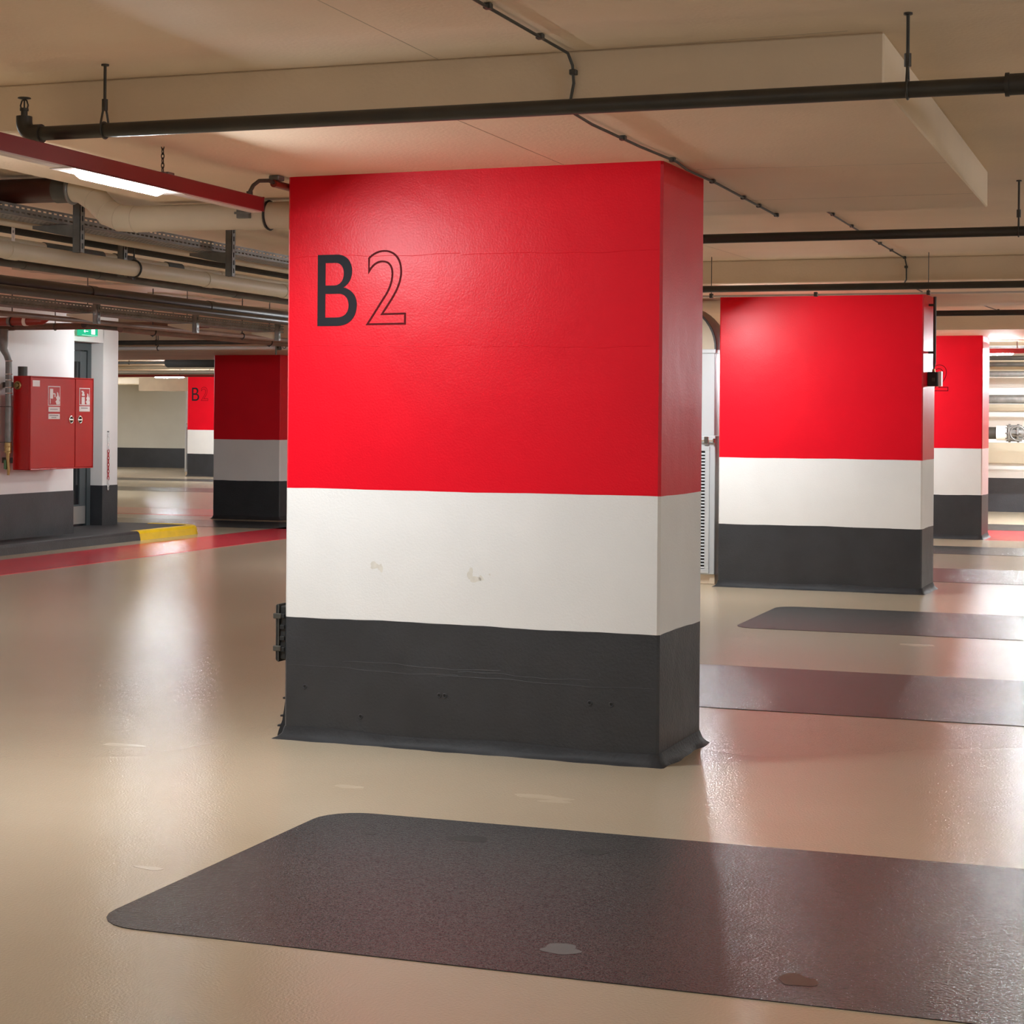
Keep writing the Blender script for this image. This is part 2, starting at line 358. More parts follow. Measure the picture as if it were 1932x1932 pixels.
# ================================================================ PILLARS
PHI = -0.0308
def pillar(name, label, X, Y, W, D, phi, z1=.5425, z2=1.115, top=DROP, group='painted parking pillars', seed=0):
    """X, Y is the near right corner; local frame: x to the left edge is -W, y back is +D"""
    rnd = random.Random(seed)
    t = thing(name, label, 'pillar', (X, Y, 0), group); t.rotation_euler = (0, 0, phi)
    c = .011
    base = [(-W+c, 0), (-c, 0), (0, c), (0, D-c), (-c, D), (-W+c, D), (-W, D-c), (-W, c)]
    ring = []
    for i in range(8):
        a, b = base[i], base[(i+1) % 8]; k = 40 if math.dist(a, b) > 1 else (14 if math.dist(a, b) > .1 else 1)
        for j in range(k): ring.append((a[0]+(b[0]-a[0])*j/k, a[1]+(b[1]-a[1])*j/k))
    n = len(ring)
    def wob(amp):
        p = [rnd.uniform(0, 6.28) for _ in range(4)]
        return [amp*(math.sin(5.1*(x+y)+p[0])+.6*math.sin(13*(x-y)+p[1])+.35*math.sin(37*(x+y)+p[2])) for x, y in ring]
    w1, w2 = wob(.0022), wob(.0012)
    lv = [[0]*n, [z1+q for q in w1], [z2+q for q in w2], [top+.01]*n]
    for nm, mt, k in (('black_band', 'black', 0), ('white_band', 'white', 1), ('red_band', 'red', 2)):
        v = [(x, y, lv[k][i]) for i, (x, y) in enumerate(ring)] + [(x, y, lv[k+1][i]) for i, (x, y) in enumerate(ring)]
        f = [(i, (i+1) % n, n+(i+1) % n, n+i) for i in range(n)] + [tuple(range(n-1, -1, -1)), tuple(range(n, 2*n))]
        me = MB().add(v, f); me.build(nm, mt, t, keep=True)['label'] = {'black': 'charcoal bottom band', 'white': 'white middle band', 'red': 'bright red upper band'}[mt]
    # coving at the foot
    prof = [(0, .052), (.004, .040), (.010, .022), (.022, .008), (.036, 0)]
    v = []
    cov = [(x, y, ) for x, y in ring]
    for q, (off, z) in enumerate(prof):
        for i, (x, y) in enumerate(ring):
            nx = -1 if x <= -W+c*1.01 and c*.5 < y < D-c*.5 else (1 if x >= -c*1.01 and c*.5 < y < D-c*.5 else 0)
            ny = -1 if y <= c*1.01 else (1 if y >= D-c*1.01 else 0)
            if abs(x) < c*1.05 or abs(x+W) < c*1.05: nx = 1 if x > -W/2 else -1
            if y < c*1.05 or y > D-c*1.05: ny = -1 if y < D/2 else 1
            j = 1+.16*math.sin(9*(x+2*y)+q)*(q > 1)+.12*math.sin(31*(x-y))*(q > 2)
            v.append((x+nx*off*j+nx*.0015, y+ny*off*j+ny*.0015, z*(1+.12*math.sin(7*x+3*y))))
    f = [(q*n+i, (q+1)*n+i, (q+1)*n+(i+1) % n, q*n+(i+1) % n) for q in range(4) for i in range(n)]
    m = MB().add(v, f, True); m.build('coving', 'coving', t, keep=True)
    return t

# --- lettering outlines in sign units (y down, 1056 units = cap height of the B)
def bez(p0, p1, p2, p3, n=12): 
    return [tuple(((1-t)**3*a+3*(1-t)**2*t*b+3*(1-t)*t*t*c_+t**3*d_) for a, b, c_, d_ in zip(p0, p1, p2, p3)) for t in [i/n for i in range(1, n+1)]]
B_out = [(218, 232), (530, 232)] + bez((530, 232), (690, 232), (790, 330), (790, 480)) + bez((790, 480), (790, 590), (740, 670), (650, 720)) + bez((650, 720), (790, 750), (873, 850), (873, 975)) + bez((873, 975), (873, 1170), (750, 1288), (545, 1288)) + [(218, 1288)]
B_h1 = [(348, 355), (515, 355)] + bez((515, 355), (600, 355), (655, 420), (655, 510)) + bez((655, 510), (655, 625), (590, 688), (490, 688)) + [(348, 688)]
B_h2 = [(348, 812), (560, 812)] + bez((560, 812), (675, 812), (738, 885), (738, 985)) + bez((738, 985), (738, 1100), (665, 1162), (540, 1162)) + [(348, 1162)]
N_path = [(1070, 300)] + bez((1070, 300), (1150, 225), (1235, 198), (1320, 198)) + bez((1320, 198), (1490, 198), (1597, 320), (1597, 500)) + bez((1597, 500), (1597, 640), (1540, 760), (1455, 890)) + [(1290, 1122), (1665, 1118), (1665, 1265), (1050, 1268), (1330, 870)] + \
    bez((1330, 870), (1410, 760), (1455, 650), (1455, 530)) + bez((1455, 530), (1455, 420), (1395, 350), (1290, 350)) + bez((1290, 350), (1200, 350), (1120, 405), (1070, 497))
def lettering(t, W, x_of, z_of, y=-.0012):
    """x_of / z_of map sign units to pillar-local metres on the front face"""
    cu = bpy.data.curves.new('letter_curve', 'CURVE'); cu.dimensions = '2D'; cu.fill_mode = 'BOTH'; cu.extrude = .0006
    for loop in (B_out, B_h1, B_h2):
        sp = cu.splines.new('POLY'); sp.points.add(len(loop)-1); sp.use_cyclic_u = True
        for p_, (a, b) in zip(sp.points, loop): p_.co = (x_of(a), z_of(b), 0, 1)
    tmp = bpy.data.objects.new('tmp', cu); COL.objects.link(tmp)
    bpy.context.view_layer.update()
    me = bpy.data.meshes.new_from_object(tmp.evaluated_get(bpy.context.evaluated_depsgraph_get()))
    bpy.data.objects.remove(tmp)
    me.transform(Matrix.Rotation(math.pi/2, 4, 'X')); me.materials.clear(); me.materials.append(M['letter'])
    o = bpy.data.objects.new('painted_letter', me); COL.objects.link(o); o.parent = t; o.location = (0, y, 0); o['label'] = 'solid charcoal letter B'
    P = [Vector((x_of(a), z_of(b))) for a, b in N_path]; n = len(P); hw = .0040; v = []; 
    for i in range(n):
        d1 = (P[i]-P[i-1]).normalized(); d2 = (P[(i+1) % n]-P[i]).normalized()
        n1 = Vector((-d1.y, d1.x)); n2 = Vector((-d2.y, d2.x)); m_ = (n1+n2); m_ = m_.normalized() if m_.length > 1e-6 else n1
        k = min(2.6, 1/max(.25, m_.dot(n1)))
        for s_ in (1, -1):
            q = P[i]+m_*hw*k*s_
            v.append((q.x, y-.0006, q.y)); v.append((q.x, y+.0012, q.y))
    f = []
    for i in range(n):
        a = i*4; b = ((i+1) % n)*4
        f += [(a, b, b+2, a+2), (a, a+1, b+1, b), (a+2, b+2, b+3, a+3)]
    MB().add(v, f).build('painted_numeral', 'numeral', t, keep=True)['label'] = 'outlined numeral 2'

p1 = pillar('parking_pillar', 'large nearest pillar with red, white and charcoal bands marked B2', -2.0, 7.476, 1.739, .636, PHI, seed=1)
BX0, BS = -1.739+.152, .315/1056
lettering(p1, 1.739, lambda a: BX0+(a-218)*BS*.985, lambda b: 2.149-(b-232)*BS)
# surface marks of the near pillar: casting seams, drilled holes, stains
cs = MB()
for z, x0, x1 in ((2.14, -1.70, -.9), (2.13, -.9, -.02), (1.745, -1.70, -.8), (1.735, -.8, -.05), (.325, -1.72, -.6), (.30, -.9, -.02)):
    k = 14; pts = [(x0+(x1-x0)*i/k, -.0003, z+.002*math.sin(i*1.7)+.004*math.sin(i*.5)) for i in range(k+1)]
    cs.tube(pts, .0012, 5)
o = cs; 
up = MB(); lo = MB()
for z, x0, x1 in ((2.14, -1.70, -.9), (2.132, -.9, -.02), (1.745, -1.70, -.8), (1.735, -.8, -.05)):
    up.tube([(x0+(x1-x0)*i/14, .0004, z+.002*math.sin(i*1.7)+.004*math.sin(i*.5)) for i in range(15)], .0012, 5)
for z, x0, x1 in ((.325, -1.72, -.9), (.355, -1.45, -.7), (.318, -1.0, -.02), (.34, -.9, -.3)):
    lo.tube([(x0+(x1-x0)*i/14, .0004, z+.002*math.sin(i*1.7)+.005*math.sin(i*.5)) for i in range(15)], .0016, 5)
up.build('casting_seam', 'red', p1, keep=True); lo.build('casting_seam', 'black', p1, keep=True)
for x, z in ((-1.635, .235), (-.985, .235), (-.30, .245), (-.205, .245), (-.96, .235), (-1.36, .12)):
    m = MB(); m.torus((x, -.0005, z), (0, 1, 0), .0085, .003, 12, 5); m.build('plugged_hole', 'black', p1, keep=True)
    MB().cyl((x, -.0012, z), (x, .004, z), .0062, 10).build('plugged_hole', 'hole', p1, keep=True)
def face_blob(cx, cz, rx, rz):
    return [(x, z) for x, z in blob(cx, cz, rx, rz, 0, 20, .35)]
st = MB()
for cx, cz, rx, rz in ((-1.30, .785, .022, .014), (-1.27, .775, .012, .018), (-.845, .765, .012, .026), (-.82, .742, .028, .011), (-.795, .748, .012, .010), (-.755, .765, .004, .004)):
    p = face_blob(cx, cz, rx, rz); n = len(p)
    st.add([(a, -.0004, b) for a, b in p], [tuple(range(n))])
so = st.build('stain', 'stain', p1, keep=True); so['label'] = 'faint brown stains on the white band'
p2 = pillar('parking_pillar', 'second red, white and charcoal pillar, right behind the B2 pillar, with a switch box on its side', -1.98, 15.782, 1.739, .636, PHI, seed=2)
p3 = pillar('parking_pillar', 'third banded pillar in the right row, half hidden behind the second, with a numeral 2', -2.231, 23.505, 1.739, .636, PHI, seed=3)
lettering(p3, 1.739, lambda a: -.849+(a-218)*BS, lambda b: 2.13-(b-232)*BS)
p4 = pillar('parking_pillar', 'dark red banded pillar in shade at left under a low beam', -11.70, 23.38, 1.04, .9, 0, top=2.295, seed=4)
p5 = pillar('parking_pillar', 'most distant banded pillar at far left marked B2, lit by a lamp', -20.6, 39.7, 1.739, .636, 0, seed=5)
lettering(p5, 1.739, lambda a: -1.739+.12+(a-218)*BS, lambda b: 2.125-(b-232)*BS)

# socket box on the left flank of the near pillar and the splayed foot sheet
lx = -3.745
sb = thing('junction_box', 'black ribbed junction box on the left flank of the B2 pillar', 'box', (lx, 7.60, .34))
MB().box(lx-.032, 7.56, .345, lx+.0, 7.80, .585, .006).build('box_body', 'rubber', sb)
MB().box(lx-.050, 7.55, .338, lx-.036, 7.81, .592, .006).build('box_lid', 'rubber', sb)
m = MB(); m.box(lx-.036, 7.545, .335, lx-.030, 7.815, .595, .002); m.build('gasket', 'dark_steel', sb)
for z in (.395, .54):
    MB().box(lx-.058, 7.542, z-.012, lx-.02, 7.56, z+.012, .003).build('latch', 'dark_steel', sb)
for z in (.38, .43, .48, .53): MB().box(lx-.030, 7.552, z, lx-.006, 7.562, z+.02, .002).build('rib', 'rubber', sb)
fs = thing('corner_guard', 'torn black guard sheet flaring at the foot of the near pillar', 'guard', (lx, 7.6, 0))
v = []
prof = [(0, .25), (.008, .20), (.012, .16), (.018, .12), (.026, .07), (.045, .02), (.050, .0)]
for y in (7.58, 8.1):
    for off, z in prof: v.append((lx-off, y, z))
    for off, z in reversed(prof): v.append((lx+.01, y, z))
n = 14
f = [tuple(range(n-1, -1, -1)), tuple(range(n, 2*n))] + [(i, (i+1) % n, n+(i+1) % n, n+i) for i in range(n)]
MB().add(v, f).build('guard_sheet', 'coving', fs)
for z, o_ in ((.17, .014), (.09, .026), (.045, .040)): MB().box(lx-o_-.008, 7.575, z-.004, lx-o_+.006, 7.62, z+.004, .001).build('torn_flap', 'coving', fs)

# ================================================================ LUMINAIRES
def diffuser(p, q, parent, tm='tube', r=.024):
    # D-shaped opal diffuser hanging flush below the trunking, from p to q (flat side up)
    p, q = Vector(p), Vector(q); d = (q-p).normalized(); sd = Vector((-d.y, d.x, 0)); L = (q-p).length
    v = []; n = 12; st = [(0, .25), (.015, .7), (.035, 1), (L-.035, 1), (L-.015, .7), (L, .25)]
    for a, k in st:
        for i in range(n+1):
            t = math.pi*i/n; v.append(p+d*a+sd*(r*(.6+.4*k)*math.cos(t))+Vector((0, 0, -r*.9*k*math.sin(t))))
    m = n+1
    f = [(i*m+j, (i+1)*m+j, (i+1)*m+j+1, i*m+j+1) for i in range(len(st)-1) for j in range(n)]
    f += [tuple(range(m)), tuple(range((len(st)-1)*m+m-1, (len(st)-1)*m-1, -1))]
    o = MB().add(v, f).build('fluorescent_tube', tm, parent); o['label'] = 'glowing white tube'
    return o
def luminaire(y_end, label, tubes, x=-3.80, length=6.0, z=2.33, chain_y=(), tm='tube', glabel='red light trunking runs'):
    """red trunking along Y ending at y_end, with tubes under it"""
    t = thing('light_trunking', label, 'light', (x, y_end, z), glabel)
    m = MB(); m.box(x-.028, y_end-length, z, x+.028, y_end, z+.062, .003); m.build('trunking', 'bar_red', t)
    MB().box(x-.024, y_end-length+.01, z-.006, x+.024, y_end-.01, z).build('cover_strip', 'trunk_bottom', t)
    MB().box(x-.03, y_end, z-.001, x+.03, y_end+.004, z+.064, .001).build('end_cap', 'bar_red', t)
    for y0, y1 in tubes:
        h = MB().box(x-.046, y0-.11, z-.0085, x+.046, y1+.11, z-.006, .0).build('light_shield', 'trunk_bottom', t)  # plate added to keep tube light off the ceiling and pillar top
        diffuser((x, y0, z-.009), (x, y1, z-.009), t, tm)
    for cy, top in chain_y:
        c = MB(); k = int((top-(z+.062))/.018)
        for i in range(k):
            zz = z+.066+i*.0185
            pts = [(x+(.006*math.cos(a) if i % 2 else 0), cy+(0 if i % 2 else .006*math.cos(a)), zz+.011+.0125*math.sin(a)) for a in [j*math.pi/4 for j in range(9)]]
            c.tube(pts, .0022, 5, caps=False)
        c.build('chain', 'dark_steel', t)
        cp = MB(); cp.box(x-.014, cy-.012, z+.060, x+.014, cy+.012, z+.070, .002); cp.box(x+.006, cy+.01, z+.058, x+.020, cy+.06, z+.072, .002); cp.build('clamp', 'steel', t)
    return t
def cross_luminaire(y, x0, x1, label, tubes, z=2.33, tm='tube', hidden_fill=()):
    t = thing('light_trunking', label, 'light', (x0, y, z), 'red light trunking runs')
    MB().box(x0, y-.028, z, x1, y+.028, z+.062, .003).build('trunking', 'bar_red', t)
    for a, b in hidden_fill: diffuser((a, y, z-.002), (b, y, z-.002), t, 'tube')
    for a, b in tubes:
        diffuser((a, y, z-.002), (b, y, z-.002), t, tm)
    for xx in (x0+.8, (x0+x1)/2, x1-.8): MB().cyl((xx, y, z+.06), (xx, y, CEIL), .005, 6).build('hanger_rod', 'dark_steel', t)
    return t
luminaire(7.36, 'red light trunking with lit tube, hung by a chain left of the B2 pillar', [(5.93, 6.53)], length=5.0, chain_y=[(6.54, DROP)])
luminaire(15.15, 'red light trunking with lit tube beside the second pillar', [(14.38, 14.98)], length=1.05, chain_y=[(15.05, DROP)])
luminaire(23.3, 'red light trunking with lit tube beside the third pillar', [(22.3, 22.9)], length=2.2, chain_y=[(23.0, DROP)])
luminaire(-.8, 'red light trunking behind the viewer at left', [(-2.4, -1.2)], length=3.0, chain_y=[(-1, CEIL), (-3.5, CEIL)])
luminaire(19.45, 'red light trunking over the door platform, hidden above pipes', [(18.55, 19.38)], x=-11.0, length=1.0, z=2.425, chain_y=[(19.2, CEIL)], tm='tube_dim')
cross_luminaire(24.9, -3.6, 3.0, 'red light trunking across the aisle beyond the third pillar', [(-2.55, -1.98)])
cross_luminaire(37.6, -24.2, -17.0, 'red light trunking before the most distant pillar, with an added tube out of sight', [(-22.0, -21.25)], tm='tube_dim', hidden_fill=[(-19.9, -18.6)])  # second tube added behind the dark pillar to brighten the far one
cross_luminaire(27.2, -1.75, 3.0, 'added red fill light trunking just outside the picture at right, before the white back wall', [(-1.6, -.2)])  # invented lamp that brightens the white back wall
cross_luminaire(28.3, -1.98, 4.0, 'added unseen red fill light trunking near the white back wall', [(-1.9, -.9), (-.6, .8)])  # more unseen tubes put in to lift the back wall
luminaire(11.0, 'added red fill light trunking over the left aisle, outside the picture', [(8.6, 9.8)], x=-10.2, length=3.0, chain_y=[(10.8, CEIL), (8.3, CEIL)])  # unseen lamp put in to brighten the cabinet and left aisle
luminaire(20.6, 'red light trunking over the right aisle farther on', [(18.6, 19.8)], x=4.4, length=3.0, chain_y=[(20.2, CEIL), (18, CEIL)])
luminaire(14.2, 'red light trunking over the right aisle', [(12.4, 13.6)], x=4.4, length=3.0, chain_y=[(14, CEIL), (11.5, CEIL)])
luminaire(6.2, 'added unseen red fill light trunking over the right aisle beside the viewer', [(3.9, 5.1)], x=4.4, length=3.0, chain_y=[(6, CEIL), (3.5, CEIL)])  # extra fill for the dim right side, added out of view
luminaire(-2.8, 'added unseen red fill light trunking behind the viewer at right', [(-5.2, -4.0)], x=1.6, length=3.0, chain_y=[(-3, CEIL), (-5.6, CEIL)])  # added fill that evens out the pillar front
luminaire(30.6, 'added red fill light trunking over the far left aisle, hidden by the stair core', [(28.6, 29.8)], x=-19.6, length=3.0, chain_y=[(30, CEIL), (28, CEIL)])  # invented lamp kept out of sight for its light on the far left
luminaire(18.2, 'added red fill light trunking over the left aisle, hidden behind the B2 pillar', [(16.4, 17.6)], x=-7.2, length=3.0, chain_y=[(18, CEIL), (15.5, CEIL)], tm='tube_dim')  # hidden lamp added to lift the dark pillar, pipes and beam
luminaire(43.0, 'added unseen red fill light trunking before the far grey wall', [(37.6, 39.0), (40.6, 42.2)], x=-27.5, length=6.0, chain_y=[(42.5, CEIL), (40.5, CEIL)])  # unseen tubes added to brighten the grey wall

# red-brown conduit stub that feeds the trunking
cn = thing('feed_conduit', 'short brown conduit with flexible elbow feeding the red trunking end', 'conduit', (-3.7, 7.3, 2.46))
MB().cyl((-3.765, 7.44, 2.462), (-3.765, 8.16, 2.462), .017, 12).build('conduit_tube', 'rust_pipe', cn)
MB().tube([(-3.765, 7.46, 2.465), (-3.77, 7.40, 2.470), (-3.785, 7.34, 2.462), (-3.80, 7.315, 2.44), (-3.812, 7.305, 2.41), (-3.81, 7.30, 2.402)], .009, 8).build('flexible_elbow', 'dark_steel', cn)
MB().cyl((-3.81, 7.30, 2.392), (-3.81, 7.30, 2.412), .014, 10).build('gland', 'dark_steel', cn)
MB().box(-3.79, 7.44, 2.478, -3.741, 7.50, 2.498, .003).build('saddle', 'steel', cn)

# ================================================================ SPRINKLER PIPES
def sprinkler(y, x0, x1, z, r, label, hangers, couplings=(), head=False):
    t = thing('sprinkler_pipe', label, 'pipe', (x0, y, z), 'black sprinkler pipes across the bay')
    xs = x0+(.05 if head else 0)
    MB().cyl((xs, y, z), (x1, y, z), r, 18).build('pipe_run', 'black_steel', t)
    if head:
        m = MB(); m.tube(arc((xs, y, z+.045), -math.pi/2, -math.pi, .045, 6, (1, 0, 0), (0, 0, 1)) + [Vector((xs-.045, y, z+.065))], r*1.15, 16)
        m.cyl((xs-.004, y, z), (xs+.03, y, z), r*1.35, 16); m.build('elbow_fitting', 'black_steel', t)
        hx = xs-.045; s_ = MB(); s_.cyl((hx, y, z+.06), (hx, y, z+.085), .012, 12); s_.cyl((hx, y, z+.085), (hx, y, z+.095), .016, 8)
        for sg_ in (-1, 1): s_.tube([(hx+sg_*.012, y, z+.09), (hx+sg_*.016, y, z+.105), (hx+sg_*.010, y, z+.122), (hx, y, z+.127)], .003, 6)
        s_.cyl((hx, y, z+.095), (hx, y, z+.125), .003, 6)
        s_.tube([(hx, y, z+.127), (hx, y, z+.130), (hx, y, z+.133)], [.012, .024, .023], 14)
        s_.build('sprinkler_head', 'dark_steel', t)
    for cx in couplings:
        m = MB(); m.cyl((cx-.035, y, z), (cx+.035, y, z), r*1.28, 16); m.cyl((cx-.04, y, z), (cx-.028, y, z), r*1.42, 16); m.cyl((cx+.028, y, z), (cx+.04, y, z), r*1.42, 16); m.build('coupling', 'black_steel', t)
    for hx, top in hangers:
        g = MB(); g.cyl((hx, y, z+r+.055), (hx, y, top), .0055, 8); g.cyl((hx, y, top-.006), (hx, y, top), .014, 10)
        g.tube([(hx, y-r-.004, z), (hx, y-r-.002, z+r*.7), (hx, y-.006, z+r+.06)], .004, 6); g.tube([(hx, y+r+.004, z), (hx, y+r+.002, z+r*.7), (hx, y+.006, z+r+.06)], .004, 6)
        g.torus((hx, y, z), (1, 0, 0), r+.003, .004, 18, 6); g.cyl((hx, y, z+r+.045), (hx, y, z+r+.085), .011, 8)
        g.build('pipe_hanger', 'black_steel', t)
    return t
sprinkler(5.79, -3.94, 3.2, 2.445, .0255, 'nearest black sprinkler pipe, spanning the whole picture, with upright sprinkler head', [(-3.60, CEIL), (-.78, CEIL), (2.1, CEIL)], (-.45,), True)
bpy.data.objects['sprinkler_pipe'].children[0]
sprinkler(9.95, -3.94, 3.4, 2.418, .0255, 'second black sprinkler pipe, to the right of the B2 pillar near its top', [(-.77, CEIL), (2.1, CEIL)])
sprinkler(13.75, -3.94, 3.6, 2.418, .0255, 'third black sprinkler pipe, just above the second pillar', [(-.77, CEIL), (2.1, CEIL)])
sprinkler(17.9, -3.94, 3.8, 2.455, .027, 'fourth black sprinkler pipe, behind the second pillar', [(.4, CEIL)])
rl = thing('galvanised_rail', 'thin galvanised rail just below the third sprinkler pipe', 'rail', (-4, 13.98, 2.37))
MB().box(-4.2, 13.965, 2.372, 3.4, 13.995, 2.386, .002).build('rail_bar', 'trunk_bottom', rl)
for x in (-3.35, -2.55, -1.72, -.6, .6): MB().box(x-.012, 13.96, 2.366, x+.012, 14.0, 2.40, .002).build('bracket', 'dark_steel', rl)
for x in (-3.35, -1.72, .6): MB().cyl((x, 13.98, 2.40), (x, 13.98, CEIL), .003, 6).build('hanger_rod', 'dark_steel', rl)

# ceiling cables with clips
def cable(label, pts, clips, r=.0055):
    t = thing('ceiling_cable', label, 'cable', pts[0], 'dark cables clipped to the ceiling')
    MB().tube(pts, r, 8).build('cable_run', 'dark_steel', t)
    for x, y, z in clips: MB().box(x-.012, y-.013, z-.004, x+.012, y+.013, z+.014, .002).build('clip', 'dark_steel', t)
    return t
xc = -1.945
zc = CEIL-.013
c1 = [(xc-.03, 2.0, zc), (xc-.02, 4.0, zc), (xc-.015, 5.2, zc), (xc, 6.02, zc), (xc+.012, 6.035, zc-.04), (xc+.016, 6.037, zc-.10), (xc+.005, 6.037, DROP+.01), (xc-.02, 6.05, DROP-.012), (xc-.03, 6.4, DROP-.015), (xc-.02, 7.0, DROP-.011), (xc+.01, 7.45, DROP-.011), (-1.955, 7.7, DROP-.011), (-1.94, 8.2, DROP-.011), (xc, 9.4, DROP-.011), (xc+.0, 9.56, DROP-.013)]
cable('dark cable clipped to the ceiling, running down to the right corner of the B2 pillar', c1, [(xc-.015, 5.28, CEIL-.014), (xc-.008, 5.75, CEIL-.014), (xc+.014, 6.04, 2.60), (xc-.025, 6.78, DROP-.014), (xc+.005, 7.40, DROP-.014), (-1.945, 8.12, DROP-.014), (-1.945, 8.75, DROP-.014), (xc, 9.10, DROP-.014), (xc, 9.53, DROP-.014)])
c2 = [(xc, 11.0, zc), (xc, 12.6, zc), (xc+.01, 14.30, zc), (xc+.016, 14.336, zc-.05), (xc+.016, 14.336, DROP+.01), (xc, 14.36, DROP-.012), (xc, 15.4, DROP-.012)]
cable('dark ceiling cable between the second and third sprinkler pipes', c2, [(xc, 11.2, CEIL-.014), (xc, 11.9, CEIL-.014), (xc, 13.1, CEIL-.014), (xc, 13.65, CEIL-.014), (xc+.01, 14.28, CEIL-.014), (xc+.014, 14.34, 2.60)])
c3 = [(xc, 17.7, zc), (xc+.02, 20.2, zc), (xc+.10, 21.2, zc)]
cable('dark ceiling cable beyond the second pillar', c3, [(xc+.01, 19.0, CEIL-.014), (xc+.02, 20.0, CEIL-.014), (xc+.1, 21.15, CEIL-.014)])

# ================================================================ SWITCH BOX ON THE SECOND PILLAR
def loc2(x, y): # pillar 2 local -> world
    c, s_ = math.cos(PHI), math.sin(PHI); return (-1.98+x*c-y*s_, 15.782+x*s_+y*c)
sx, sy = loc2(0, .28)
sw = thing('switch_box', 'small black switch box with conduit on the right flank of the second pillar', 'switch', (sx, sy, 1.74))
MB().box(sx-.004, sy-.06, 1.735, sx+.085, sy+.06, 1.855, .006).build('box_body', 'rubber', sw)
MB().box(sx+.035, sy-.066, 1.775, sx+.06, sy-.058, 1.805, .002).build('button', 'dark_steel', sw)
MB().box(sx+.088, sy-.055, 1.735, sx+.115, sy+.03, 1.86, .002).build('label_plate', 'label_white', sw)['label'] = 'white tag plate'
MB().tube([(sx+.045, sy, 1.855), (sx+.045, sy, 1.88)], .014, 10).build('gland', 'brass', sw)
MB().tube([(sx+.045, sy, 1.88), (sx+.05, sy, 1.93), (sx+.05, sy, 2.49)], [.006, .013, .013], 10).build('conduit_tube', 'dark_steel', sw)
for z in (2.02, 2.42): MB().box(sx, sy-.012, z-.01, sx+.055, sy+.012, z+.01, .002).build('saddle', 'dark_steel', sw)

# ================================================================ VENTILATION DUCTS
def duct(x1, y0, label, wdt=.44, dep=.46):
    """upright duct whose right face is at x1"""
    x0 = x1-wdt
    t = thing('ventilation_duct', label, 'duct', (x0, y0, 0), 'upright vent ducts beside pillars')
    MB().box(x0+.0, y0+.02, 0, x1, y0+dep, .085, .004).build('plinth', 'concrete_plain', t)
    MB().box(x0, y0, .085, x1, y0+dep, 1.30, .005).build('lower_casing', 'duct', t)
    MB().box(x0+.012, y0+.012, 1.30, x1-.012, y0+dep-.012, 2.04, .003).build('upper_casing', 'duct', t)
    MB().box(x0-.004, y0-.004, 2.02, x1+.0, y0+dep, 2.055, .003).build('flange', 'duct', t)
    # elbow turning towards -X
    R = .405; cxx = x1-R; v = []; n = 12
    for i in range(n+1):
        a = math.pi/2*i/n; c, s_ = math.cos(a), math.sin(a)
        for rr, yy in ((.0, y0+.01), (R, y0+.01), (R, y0+dep-.01), (.0, y0+dep-.01)): v.append((cxx+rr*c, yy, 2.055+rr*s_))
    v2 = [(x0-1.3, yy, zz) for yy, zz in ((y0+.01, 2.055), (y0+.01, 2.055+R), (y0+dep-.01, 2.055+R), (y0+dep-.01, 2.055))]
    k = len(v)//4
    f = [(i*4+j, (i+1)*4+j, (i+1)*4+(j+1) % 4, i*4+(j+1) % 4) for i in range(k) for j in range(4)] + [(0, 1, 2, 3), (k*4+3, k*4+2, k*4+1, k*4)]
    MB().add(v+v2, f).build('duct_elbow', 'beige_pipe', t)
    m = MB()
    for yy in (y0-.002,):
        for i in range(n):
            a, b = math.pi/2*i/n, math.pi/2*(i+1)/n
            m.add([(cxx+r_*math.cos(q), yy+d_, 2.055+r_*math.sin(q)) for q in (a, b) for r_ in (R-.012, R+.004) for d_ in (0, .03)], [(0, 2, 6, 4), (1, 5, 7, 3), (2, 3, 7, 6), (0, 4, 5, 1)])
    m.build('elbow_flange', 'dark_pipe', t)
    # louvre
    g = MB(); gx0, gx1, gz0, gz1 = x0+.06, x1-.085, .135, 1.165
    for a in ((gx0-.04, gz0-.04, gx1+.04, gz0), (gx0-.04, gz1, gx1+.04, gz1+.045), (gx0-.04, gz0, gx0, gz1), (gx1, gz0, gx1+.04, gz1)):
        g.box(a[0], y0-.022, a[1], a[2], y0-.001, a[3], .003)
    go = g.build('louvre_frame', 'duct', t)
    MB().box(gx0, y0-.0015, gz0, gx1, y0+.0005, gz1).build('louvre_backing', 'dark', t)
    first = None; ns = 36
    for i in range(ns):
        z = gz0+.006+(gz1-gz0-.01)*i/ns
        if first is None:
            m = MB(); m.add([(gx0, y0-.018, z), (gx1, y0-.018, z), (gx1, y0-.003, z+.013), (gx0, y0-.003, z+.013), (gx0, y0-.018, z+.002), (gx1, y0-.018, z+.002), (gx1, y0-.003, z+.015), (gx0, y0-.003, z+.015)],
                             [(3, 2, 1, 0), (4, 5, 6, 7), (0, 1, 5, 4), (1, 2, 6, 5), (2, 3, 7, 6), (3, 0, 4, 7)])
            first = m.build('slat', 'duct', go); z00 = z
        else:
            c = first.copy(); COL.objects.link(c); c.location.z = z-z00
    m = MB(); m.cyl((x0+.05, y0-.03, 1.255), (x1-.01, y0-.03, 1.255), .009, 10); m.box(x1-.09, y0-.045, 1.225, x1-.05, y0+.002, 1.29, .003); m.box(x1-.012, y0-.04, 1.235, x1, y0+.002, 1.275, .002); m.build('latch_bar', 'chrome', t)
    return t
duct(-3.79, 16.0, 'pale grey upright vent duct with louvred grille at the left of the second pillar')
duct(-22.37, 40.42, 'distant pale vent duct at the left of the most distant pillar')

